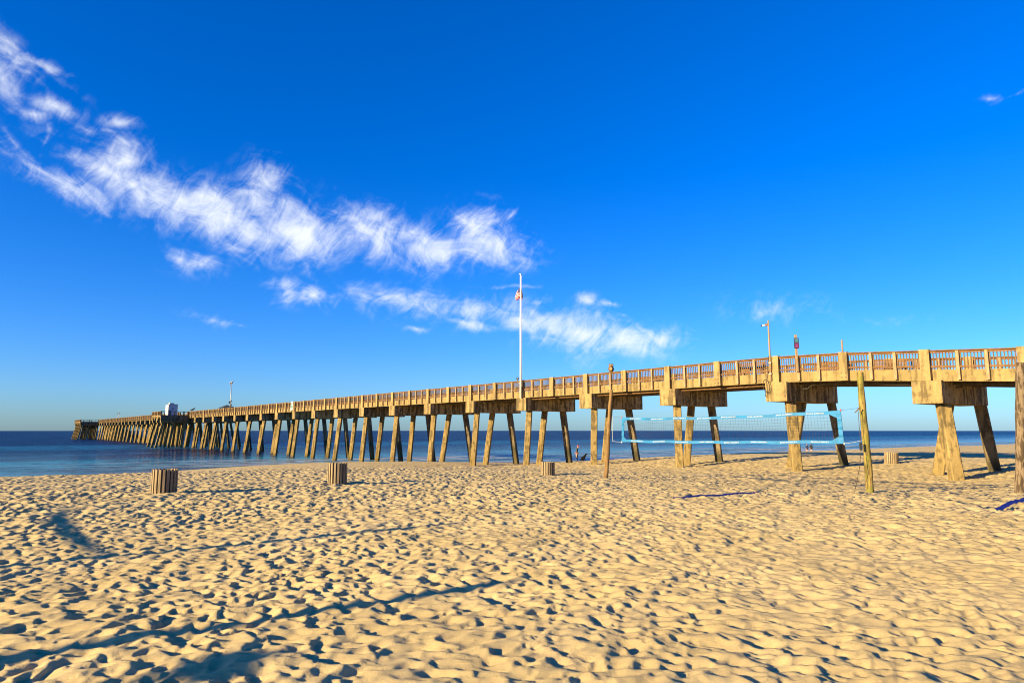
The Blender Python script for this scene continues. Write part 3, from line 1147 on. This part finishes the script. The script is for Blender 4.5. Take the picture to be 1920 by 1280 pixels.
bird('bird', 'dark bird perched on the railing between hut and mast', pier_pt(w_at(357), HALF - .13, 0), R(20), M['bird'], 1.7)
bird('bird', 'grey bird perched at the very top of the tall mast', mt.matrix_basis @ Vector((0, 0, 6.05)), R(20), M['gull'], 1.2)

# small far light mast near the pier end
p = pier_pt(w_at(213.5), HALF - 1.0, 1.05)
fm = empty('light_mast', p, PROT)
tag(fm, 'tiny distant lamp mast near the seaward end of the pier', 'mast')
MB().tube([(0, 0, 0), (0, 0, 3.1)], .07, 8).build('pole', M['white_metal'], fm)
for x, y in ((.38, 0), (-.3, .25), (-.2, -.35)):
    MB().tube([(0, 0, 2.8), (x, y, 2.85)], .04, 6).build('lamp_arm', M['grey_metal'], fm)
    MB().box(x - .16, x + .16, y - .16, y + .16, 2.6, 2.85).build('lamp_head', M['dark_metal'], fm)

# ------------------------------------------------------------------ volleyball court
def wooden_post(label, base, top, r0, r1, mat, group=None):
    base, top = Vector(base), Vector(top)
    d = top - base
    root = empty('wooden_post', base, 0)
    tag(root, label, 'post', group)
    n = 14
    pts, rad = [(-d.x * .25, -d.y * .25, -d.z * .25)], [r0]
    for i in range(n + 1):
        s = i / n
        pts.append((d.x * s + .012 * math.sin(s * 7), d.y * s + .010 * math.cos(s * 5), d.z * s))
        rad.append(r0 + (r1 - r0) * s + .006 * math.sin(s * 23 + r0 * 90))
    MB().tube(pts, rad, 18).build('trunk', mat, root, smooth=False)
    return root


Yl, Yr = 28.0, 20.6
bl_ = at(1136, 897, Yl)
tl_ = at(1146, 731, Yl + .15)
bl_.z = min(bl_.z, gz(bl_.x, bl_.y) + .05)
pl = wooden_post('slender tan wooden volleyball post left of the blue net', bl_, tl_, .088, .066, M['pole_tan'])
br_ = at(1631, 916, Yr)
tr_ = at(1612, 698, Yr + .1)
pr = wooden_post('leaning green-stained wooden volleyball post right of the blue net', br_, tr_, .11, .09, M['pole_green'])
b3 = at(1914, 917, 20.3)
t3 = at(1914, 680, 20.3)
wooden_post('thick brown weathered wooden post cut off by the right edge', b3, t3, .145, .13, M['pole_brown'])

net = empty('volleyball_net', ((bl_.x + br_.x) / 2, (bl_.y + br_.y) / 2, gz((bl_.x + br_.x) / 2, (bl_.y + br_.y) / 2)), 0)
tag(net, 'sky blue bordered volleyball net strung between two wooden posts', 'net')
NO = net.location.copy()
Ynl, Ynr = 27.6, 20.9
A_t, A_b = at(1166, 782.5, Ynl), at(1166, 828.5, Ynl)
B_t, B_b = at(1576, 768.5, Ynr), at(1583, 831, Ynr)


def net_pt(s, t):
    """s along the net from left to right, t from the top edge down"""
    top = A_t.lerp(B_t, s)
    bot = A_b.lerp(B_b, s)
    top.z -= .13 * 4 * s * (1 - s) * .55
    bot.z -= .10 * 4 * s * (1 - s) * .35
    top.z += .012 * math.sin(s * 25)
    bot.z += .010 * math.sin(s * 31)
    return top.lerp(bot, t) - NO


nlen = (B_t - A_t).length
ndir = (B_t - A_t).normalized()
nnorm = Vector((-ndir.y, ndir.x, 0)).normalized()
if nnorm.y > 0:
    nnorm = -nnorm           # towards the camera


def strip(name, s0, s1, t0, t1, n, vertical=False, parent=None):
    mb = MB()
    th = nnorm * .012
    for i in range(n + 1):
        f = i / n
        if vertical:
            a, b = net_pt(s0, t0 + (t1 - t0) * f), net_pt(s1, t0 + (t1 - t0) * f)
        else:
            a, b = net_pt(s0 + (s1 - s0) * f, t0), net_pt(s0 + (s1 - s0) * f, t1)
        wob = nnorm * (.008 * math.sin(f * 40))
        mb.v += [tuple(a + th + wob), tuple(b + th + wob), tuple(b - th + wob), tuple(a - th + wob)]
    for i in range(n):
        o = i * 4
        for k in range(4):
            k2 = (k + 1) % 4
            mb.f.append((o + k, o + k2, o + 4 + k2, o + 4 + k))
            mb.mi.append(0)
    mb.f += [(0, 1, 2, 3), (n * 4 + 3, n * 4 + 2, n * 4 + 1, n * 4)]
    mb.mi += [0, 0]
    return mb.build(name, M['tape'], net)


TB = .105
top_tape = strip('top_tape', 0, 1, 0, TB, 60)
bot_tape = strip('bottom_tape', 0, 1, 1 - TB, 1, 60)
strip('side_tape', 0, .0125, TB, 1 - TB, 10, True)
strip('side_tape', .985, 1, TB, 1 - TB, 10, True)
# reinforced corner patches
for s0, s1, tA, tB in ((.0, .026, TB, TB * 1.45), (0, .026, 1 - TB * 1.45, 1 - TB), (.96, 1, TB, TB * 1.55), (.96, 1, 1 - TB * 1.55, 1 - TB)):
    sc = 0 if s0 == 0 else 1
    mb = MB()
    inner = .0125 if sc == 0 else .985
    tip = s1 if sc == 0 else s0
    tt0, tt1 = (tA, tB) if tA < .5 else (tB, tA)
    th = nnorm * .011
    tri = [net_pt(inner, tt0), net_pt(tip, tt0), net_pt(inner, tt1 + (.06 if tA < .5 else -.06))]
    mb.v = [tuple(p + th) for p in tri] + [tuple(p - th) for p in tri]
    mb.f = [(0, 1, 2), (5, 4, 3), (0, 3, 4, 1), (1, 4, 5, 2), (2, 5, 3, 0)]
    mb.mi = [0] * 5
    mb.build('corner_patch', M['tape'], net)
# knotted mesh
mb = MB()
ncol = int(nlen / .105)
for i in range(1, ncol):
    s = .0125 + (.9725) * i / ncol
    mb.tube([net_pt(s, TB), net_pt(s, .5), net_pt(s, 1 - TB)], .0026, 3, caps=False)
for j in range(1, 8):
    tj = TB + (1 - 2 * TB) * j / 8
    mb.tube([net_pt(.0125 + .9725 * i / 30, tj) for i in range(31)], .0026, 3, caps=False)
o = mb.build('mesh_cords', M['cord'], net)
o['kind'] = 'stuff'


# lettering on the tapes
def text_mesh(body, size, bold=0.0):
    cu = bpy.data.curves.new('lettering', 'FONT')
    cu.body = body
    cu.size = size
    cu.align_x = 'CENTER'
    cu.align_y = 'CENTER'
    cu.offset = bold
    cu.resolution_u = 2
    ob = bpy.data.objects.new('tmp', cu)
    COL.objects.link(ob)
    dg = bpy.context.evaluated_depsgraph_get()
    me = bpy.data.meshes.new_from_object(ob.evaluated_get(dg))
    bpy.data.objects.remove(ob)
    return me


def letters(s, t0, t1, parent, side=1):
    me_src = TXT
    me = me_src.copy()
    p0 = net_pt(s - .02, (t0 + t1) / 2)
    p1 = net_pt(s + .02, (t0 + t1) / 2)
    c = net_pt(s, (t0 + t1) / 2)
    xd = (p1 - p0).normalized()
    zd = Vector((0, 0, 1))
    nd = nnorm
    rot = Matrix((xd, (zd - xd * zd.dot(xd)).normalized(), nd)).transposed().to_4x4()
    me.transform(Matrix.Translation(c + nnorm * .026) @ rot)
    me.materials.clear()
    me.materials.append(M['tape_white'])
    add_obj('lettering', me, parent)


TXT = text_mesh('\u25b2PARK & SUNSPORTS', .054, .001)
# make each line about 0.68 m long
wid = max(v.co.x for v in TXT.vertices) - min(v.co.x for v in TXT.vertices)
TXT.transform(Matrix.Diagonal((.58 / wid, 1, 1, 1)))
for px in (1193, 1233, 1275, 1321, 1367, 1417, 1472, 1530):
    # fraction along the net for a photo column
    lo, hi = 0.0, 1.0
    for _ in range(30):
        mid = (lo + hi) / 2
        q = net_pt(mid, 0) + NO
        if 960 + 1291 * q.x / q.y < px:
            lo = mid
        else:
            hi = mid
    letters(lo, 0, TB, top_tape)
    letters(min(lo + .008, .93), 1 - TB, 1, bot_tape)
# lines to the posts
for a, b in ((net_pt(0, 1), at(1148, 826.5, Yl) - NO), (net_pt(0, .0), at(1148, 780.5, Yl) - NO), (net_pt(1, 1), at(1618, 825, Yr) - NO), (net_pt(1, 0), at(1613, 764, Yr) - NO)):
    MB().tube([a, a.lerp(b, .5) - Vector((0, 0, .01)), b], .004, 5).build('tie_cord', M['rope'] if b.z < (net_pt(0, .5)).z else M['cord'], net)
for s, t in ((0, 0), (0, 1), (1, 0), (1, 1)):
    c = net_pt(s, t)
    MB().tube([c + Vector((0, 0, -.035)), c + Vector((0, 0, .035))], .02, 6).build('end_cap', M['coral'] if t == 0 else M['rope'], net)

# ropes on the posts
gr = MB()
pts = [at(1609, 770, Yr - .14), at(1611, 800, Yr - .14), at(1615, 840, Yr - .13), at(1611, 880, Yr - .35)]
e = at(1602, 916, Yr - .1)
e.z = gz(e.x, e.y) + .03
pts.append(e)
gr.tube(pts, .008, 5)
o = gr.build('guy_rope', M['cable'])
tag(o, 'thin dark rope hanging from the leaning green-stained post down to the sand', 'rope')
c = at(1606, 768, Yr - .14)
o = MB().tube([(.10, .02, .05), (0, 0, -.03), (-.07, -.02, -.09)], [.02, .016, .01], 6).build('cleat', M['rail'], pr, c - pr.location)
c = at(1614, 836, Yr - .13)
MB().box(-.03, .03, -.03, .03, -.12, .1).build('rope_tensioner', M['dark_metal'], pr, c - pr.location)
MB().tube([at(1148, 780, Yl - .12) - pl.location, at(1148.5, 826, Yl - .12) - pl.location], .007, 5).build('tie_cord', M['rope'], pl)


# blue boundary webbing half buried in the sand
def webbing(name, label, ends, arches, width):
    a, b = Vector(ends[0]), Vector(ends[1])
    d = (b - a).normalized()
    nrm = Vector((-d.y, d.x, 0))
    n = 60
    mb = MB()
    for i in range(n + 1):
        s = i / n
        p = a.lerp(b, s)
        x_, y_ = p.x, p.y
        g0 = float(base_z(x_, y_)) + float(sand_relief(np.array([x_]), np.array([y_]))[0])
        hgt = -.035
        for c0, wd, hh in arches:
            hgt = max(hgt, hh * math.cos(min(abs(s - c0) / wd, 1) * math.pi / 2) ** .8)
        zc = float(base_z(x_, y_)) + .02 + hgt + .25 * (g0 - float(base_z(x_, y_)))
        tl = .75
        dn = Vector((nrm.x * math.cos(tl), nrm.y * math.cos(tl), math.sin(tl))) * width / 2
        q = Vector((x_, y_, zc))
        mb.v += [tuple(q - dn), tuple(q + dn), tuple(q + dn + Vector((0, 0, .004))), tuple(q - dn + Vector((0, 0, .004)))]
    for i in range(n):
        o_ = i * 4
        for k in range(4):
            k2 = (k + 1) % 4
            mb.f.append((o_ + k, o_ + k2, o_ + 4 + k2, o_ + 4 + k))
            mb.mi.append(0)
    o = mb.build(name, M['line_blue'])
    tag(o, label, 'court line', 'blue court lines in the sand')
    return o


def ground_pt(px, py):
    lo, hi = 3.0, 120.0
    for _ in range(50):
        mid = (lo + hi) / 2
        p = at(px, py, mid)
        if p.z > gz(p.x, p.y):
            lo = mid
        else:
            hi = mid
    return at(px, py, lo)


webbing('court_line', 'dark blue webbing strip on the sand below the net', (ground_pt(1262, 936), ground_pt(1425, 925)), ((.28, .2, .02), (.72, .2, .022)), .05)
webbing('court_line', 'dark blue webbing strip arching out of the sand at the right edge', (ground_pt(1868, 957), ground_pt(1990, 939)), ((.38, .34, .14),), .085)


# ------------------------------------------------------------------ bins
def trash_bin(label, base, rad, h, tilt, seed):
    rnd = random.Random(seed)
    z = gz(base[0], base[1])
    b = empty('trash_bin', (base[0], base[1], z - .02), rnd.uniform(0, 6))
    b.rotation_euler[0] = tilt
    tag(b, label, 'bin', 'slatted bins on the sand')
    MB().lathe([(0, .02), (rad - .035, .02), (rad - .035, h - .03), (rad - .07, h - .03), (rad - .07, h * .5), (0, h * .5)], 24).build('liner', M['bin_dark'], b)
    n = int(2 * math.pi * rad / .105)
    for i in range(n):
        a = 2 * math.pi * i / n
        hw = .032 + rnd.uniform(-.004, .003)
        hh = h + rnd.uniform(-.004, .004)
        ca, sa = math.cos(a), math.sin(a)
        mb = MB()
        cor = []
        for zz in (-.1, hh):
            for rr_, ww in ((rad - .03, -hw), (rad - .03, hw), (rad, hw), (rad, -hw)):
                cor.append((rr_ * ca - ww * sa, rr_ * sa + ww * ca, zz))
        mb.hexa(cor)
        mb.build('slat', M['bin_slat'], b)
    mb = MB()
    for zz in (.16, h - .12):
        mb.lathe([(rad - .034, zz), (rad - .029, zz), (rad - .029, zz + .04), (rad - .034, zz + .04)], 24)
    mb.build('hoop', M['dark_metal'], b)
    return b


def bin_at(px, py, Y, *a):
    p = at(px, py, Y)
    return (p.x, p.y)


def gp(px, py):
    p = ground_pt(px, py)
    return (p.x, p.y)


trash_bin('slatted wooden bin on the left, nearest to the camera', gp(307, 926), .318, .68, 0, 1)
trash_bin('slatted wooden bin, second from the left', gp(632, 908), .315, .74, 0, 2)
trash_bin('slatted wooden bin left of the slender volleyball post', gp(1027, 891), .31, .62, 0, 3)
b4 = at(1671, 866, 40.5)
bb = trash_bin('slatted wooden bin on the sand behind the pier, right of the leaning post', (b4.x, b4.y), .375, .66, R(4), 4)


# ------------------------------------------------------------------ people and dog
def skinned(name, verts, edges, radii, root, mats, pick, parent, sub=2):
    me = bpy.data.meshes.new(name)
    me.from_pydata(verts, edges, [])
    ob = bpy.data.objects.new('tmp', me)
    COL.objects.link(ob)
    sk = ob.modifiers.new('skin', 'SKIN')
    sk.use_smooth_shade = True
    for i, sv in enumerate(me.skin_vertices[0].data):
        r_ = radii[i]
        sv.radius = r_ if isinstance(r_, tuple) else (r_, r_)
        sv.use_root = (i == root)
    ss = ob.modifiers.new('sub', 'SUBSURF')
    ss.levels = sub
    ss.render_levels = sub
    dg = bpy.context.evaluated_depsgraph_get()
    out_me = bpy.data.meshes.new_from_object(ob.evaluated_get(dg))
    bpy.data.objects.remove(ob)
    out_me.materials.clear()
    for m__ in mats:
        out_me.materials.append(m__)
    for pgn in out_me.polygons:
        pgn.material_index = pick(pgn.center)
        pgn.use_smooth = True
    return add_obj(name, out_me, parent)


def person(label, loc, rz, H, head_fwd, mats, pick, hair, group=None, stride=.0, arm=0.0, cap=None):
    root = empty('person', loc, rz)
    tag(root, label, 'person', group)
    s = H / 1.75
    V = []
    E = []
    Rd = []

    def add(p, r_, link=None):
        V.append(tuple(c * s for c in p))
        Rd.append(r_ * s)
        if link is not None:
            E.append((link, len(V) - 1))
        return len(V) - 1
    pel = add((0, 0, .93), .15)
    wai = add((.01, 0, 1.08), .15, pel)
    ch = add((.03, 0, 1.30), .175, wai)
    nb = add((.05 + .2 * head_fwd, 0, 1.46), .062, ch)
    hd = add((.08 + .55 * head_fwd, 0, 1.60), .085, nb)
    add((.09 + .75 * head_fwd, 0, 1.70), .08, hd)
    for sd in (-1, 1):
        sh_ = add((.03, sd * .19, 1.38), .065, ch)
        el_ = add((.02 + arm * .5, sd * .25, 1.11), .045, sh_)
        wr = add((.10 + arm, sd * .22, .88 + arm * .3), .033, el_)
        add((.14 + arm, sd * .21, .79 + arm * .35), .036, wr)
        hip = add((0, sd * .10, .86), .10, pel)
        kn = add((.02 + sd * stride * .5, sd * .11, .48), .065, hip)
        an = add((-.02 + sd * stride, sd * .11, .09), .042, kn)
        add((.13 + sd * stride, sd * .12, .035), .035, an)
    skinned('body', V, E, Rd, pel, mats, lambda c: pick(c.z / s, abs(c.y) / s), root)
    q = MB()
    hx_ = (.08 + .62 * head_fwd) * s
    q.tube([(hx_ - .06 * s, 0, 1.55 * s), (hx_ - .045 * s, 0, 1.66 * s), (hx_ - .01 * s, 0, 1.74 * s), (hx_ + .02 * s, 0, 1.775 * s)], [.05 * s, .098 * s, .095 * s, .03 * s], 12)
    q.build('hair' if cap is None else 'cap', hair, root, smooth=True)
    if cap is not None:
        MB().box(hx_ + .05 * s, hx_ + .19 * s, -.07 * s, .07 * s, 1.685 * s, 1.70 * s).build('cap_brim', cap, root)
    for sd in (-1, 1):
        MB().tube([(hx_ + .085 * s, sd * .03 * s, 1.63 * s), (hx_ + .10 * s, sd * .03 * s, 1.63 * s)], .012 * s, 6).build('eye', M['black_cloth'], root)
    MB().tube([(hx_ + .08 * s, 0, 1.62 * s), (hx_ + .118 * s, 0, 1.585 * s)], [.01 * s, .018 * s], 6).build('nose', M['skin'], root)
    return root


# walker with the dog, on the wet sand beyond the pier
pw = at(1081.5, 867.5, 66.0)
zf = gz(pw.x, pw.y)
def pick_walker(z, y):
    if z > 1.49 or (z < .86 and y > .165):
        return 1
    if z > .93:
        return 0
    if z > .80:
        return 2
    return 3
wlk = person('person with bowed head in dark jacket with coral waistband, beside the dog', (pw.x, pw.y, zf), R(-12), 1.50, .16, [M['jacket'], M['skin'], M['coral'], M['jeans']], pick_walker, M['coral'], stride=.09, arm=.06, cap=M['coral'])
MB().lathe([(.165, .84), (.178, .82), (.182, .76), (.168, .74)], 14).build('waist_cloth', M['coral'], wlk)
pd = at(1094.5, 867.5, 65.5)
dg_ = empty('dog', (pd.x, pd.y, gz(pd.x, pd.y)), R(-8))
tag(dg_, 'black dog with pale collar sitting on the sand beside the walker', 'dog')
V = [(-.22, 0, .13), (-.12, 0, .24), (.02, 0, .36), (.10, 0, .46), (.17, 0, .57), (.25, 0, .66), (.36, 0, .645),
     (.08, -.08, .34), (.10, -.085, .18), (.12, -.085, .03), (.17, -.085, .02), (.08, .08, .34), (.10, .085, .18), (.12, .085, .03), (.17, .085, .02),
     (-.16, -.12, .17), (.0, -.15, .15), (-.14, -.15, .05), (.05, -.15, .025), (-.16, .12, .17), (.0, .15, .15), (-.14, .15, .05), (.05, .15, .025), (-.32, 0, .06), (-.46, .03, .04)]
E = [(0, 1), (1, 2), (2, 3), (3, 4), (4, 5), (5, 6), (2, 7), (7, 8), (8, 9), (9, 10), (2, 11), (11, 12), (12, 13), (13, 14), (0, 15), (15, 16), (16, 17), (17, 18), (0, 19), (19, 20), (20, 21), (21, 22), (0, 23), (23, 24)]
Rr_ = [.15, .16, .155, .12, .085, .085, .04, .06, .042, .03, .03, .06, .042, .03, .03, .09, .07, .035, .035, .09, .07, .035, .035, .035, .018]
skinned('body', V, E, Rr_, 0, [M['dog_black']], lambda c: 0, dg_)
MB().lathe([(.078, -.02), (.086, 0), (.078, .03)], 12).build('collar', M['rope'], dg_, (.155, 0, .545)).rotation_euler = (0, R(30), 0)
for sd in (-1, 1):
    mb = MB()
    mb.tube([(.21, sd * .06, .72), (.20, sd * .105, .67), (.21, sd * .11, .61)], [.025, .035, .012], 6)
    mb.build('ear', M['dog_black'], dg_, smooth=True)

# two people standing at the water's edge
for px, lb, up, hr, hh in ((1514, 'person in navy standing at the water, left of the embracing pair', M['navy_cloth'], M['hair_red'], 1.38), (1521.5, 'person in black standing at the water, right of the pair', M['black_cloth'], M['hair_dark'], 1.45)):
    pp = at(px, 850, 100.0)
    person(lb, (pp.x, pp.y, gz(pp.x, pp.y)), R(95 if px < 1518 else 80), hh, .02, [up, M['skin']], lambda z, y: 1 if (z > 1.5 or z < .72 or (z < 1.05 and y > .17)) else 0, hr, 'two people at the water')

# ------------------------------------------------------------------ neighbouring court just outside the frame on the left (its shadows cross the sand)
def off_post(label, x, y, h, r_):
    z = gz(x, y)
    return wooden_post(label, (x, y, z), (x, y, z + h), r_, r_ * .85, M['pole_tan'])


off_post('wooden court post off the left edge whose shadow crosses the near sand', -11.2, .55, 3.55, .125)
off_post('wooden court post off the left edge carrying the rolled net', -12.45, 5.25, 3.6, .095)
off_post('shorter wooden court post off the left edge at the far end of the rolled net', -16.15, 10.85, 2.15, .05)
pa = Vector((-12.4, 5.3, gz(-12.4, 5.3) + 2.12))
pb = Vector((-16.1, 10.8, gz(-16.1, 10.8) + 2.05))
pts, rad = [], []
for i in range(31):
    s = i / 30
    q = pa.lerp(pb, s)
    q.z -= .07 * 4 * s * (1 - s)
    pts.append(q)
    rad.append(.014 + .042 * math.sin(math.pi * s) ** .8)
o = MB().tube([p - pa for p in pts], rad, 10).build('rolled_net', M['line_blue'], None, pa, smooth=True)
tag(o, 'rolled-up net slung between the posts off the left edge', 'net')
ux, uy = -8.15, 1.15  # umbrella shape added out of view to throw the broad shadow
um = empty('shadow_umbrella', (ux, uy, gz(ux, uy)), 0)
tag(um, 'added umbrella shape, unseen off the left edge, casting the broad shadow at lower left', 'umbrella')
MB().tube([(0, 0, -.3), (0, 0, 2.1)], .022, 8).build('pole', M['white_metal'], um)
mb = MB()
prof = [(0, 2.06), (.12, 2.04), (.24, 2.0), (.33, 1.94), (.325, 1.93), (.23, 1.985), (.11, 2.025), (0, 2.045)]
mb.lathe(prof, 16)
mb.build('canopy', M['umbrella'], um)
for i in range(8):
    a = i * math.pi / 4
    MB().tube([(0, 0, 1.75), (.22 * math.cos(a), .22 * math.sin(a), 1.985)], .007, 5).build('rib', M['white_metal'], um)
print('objects', len(bpy.data.objects))
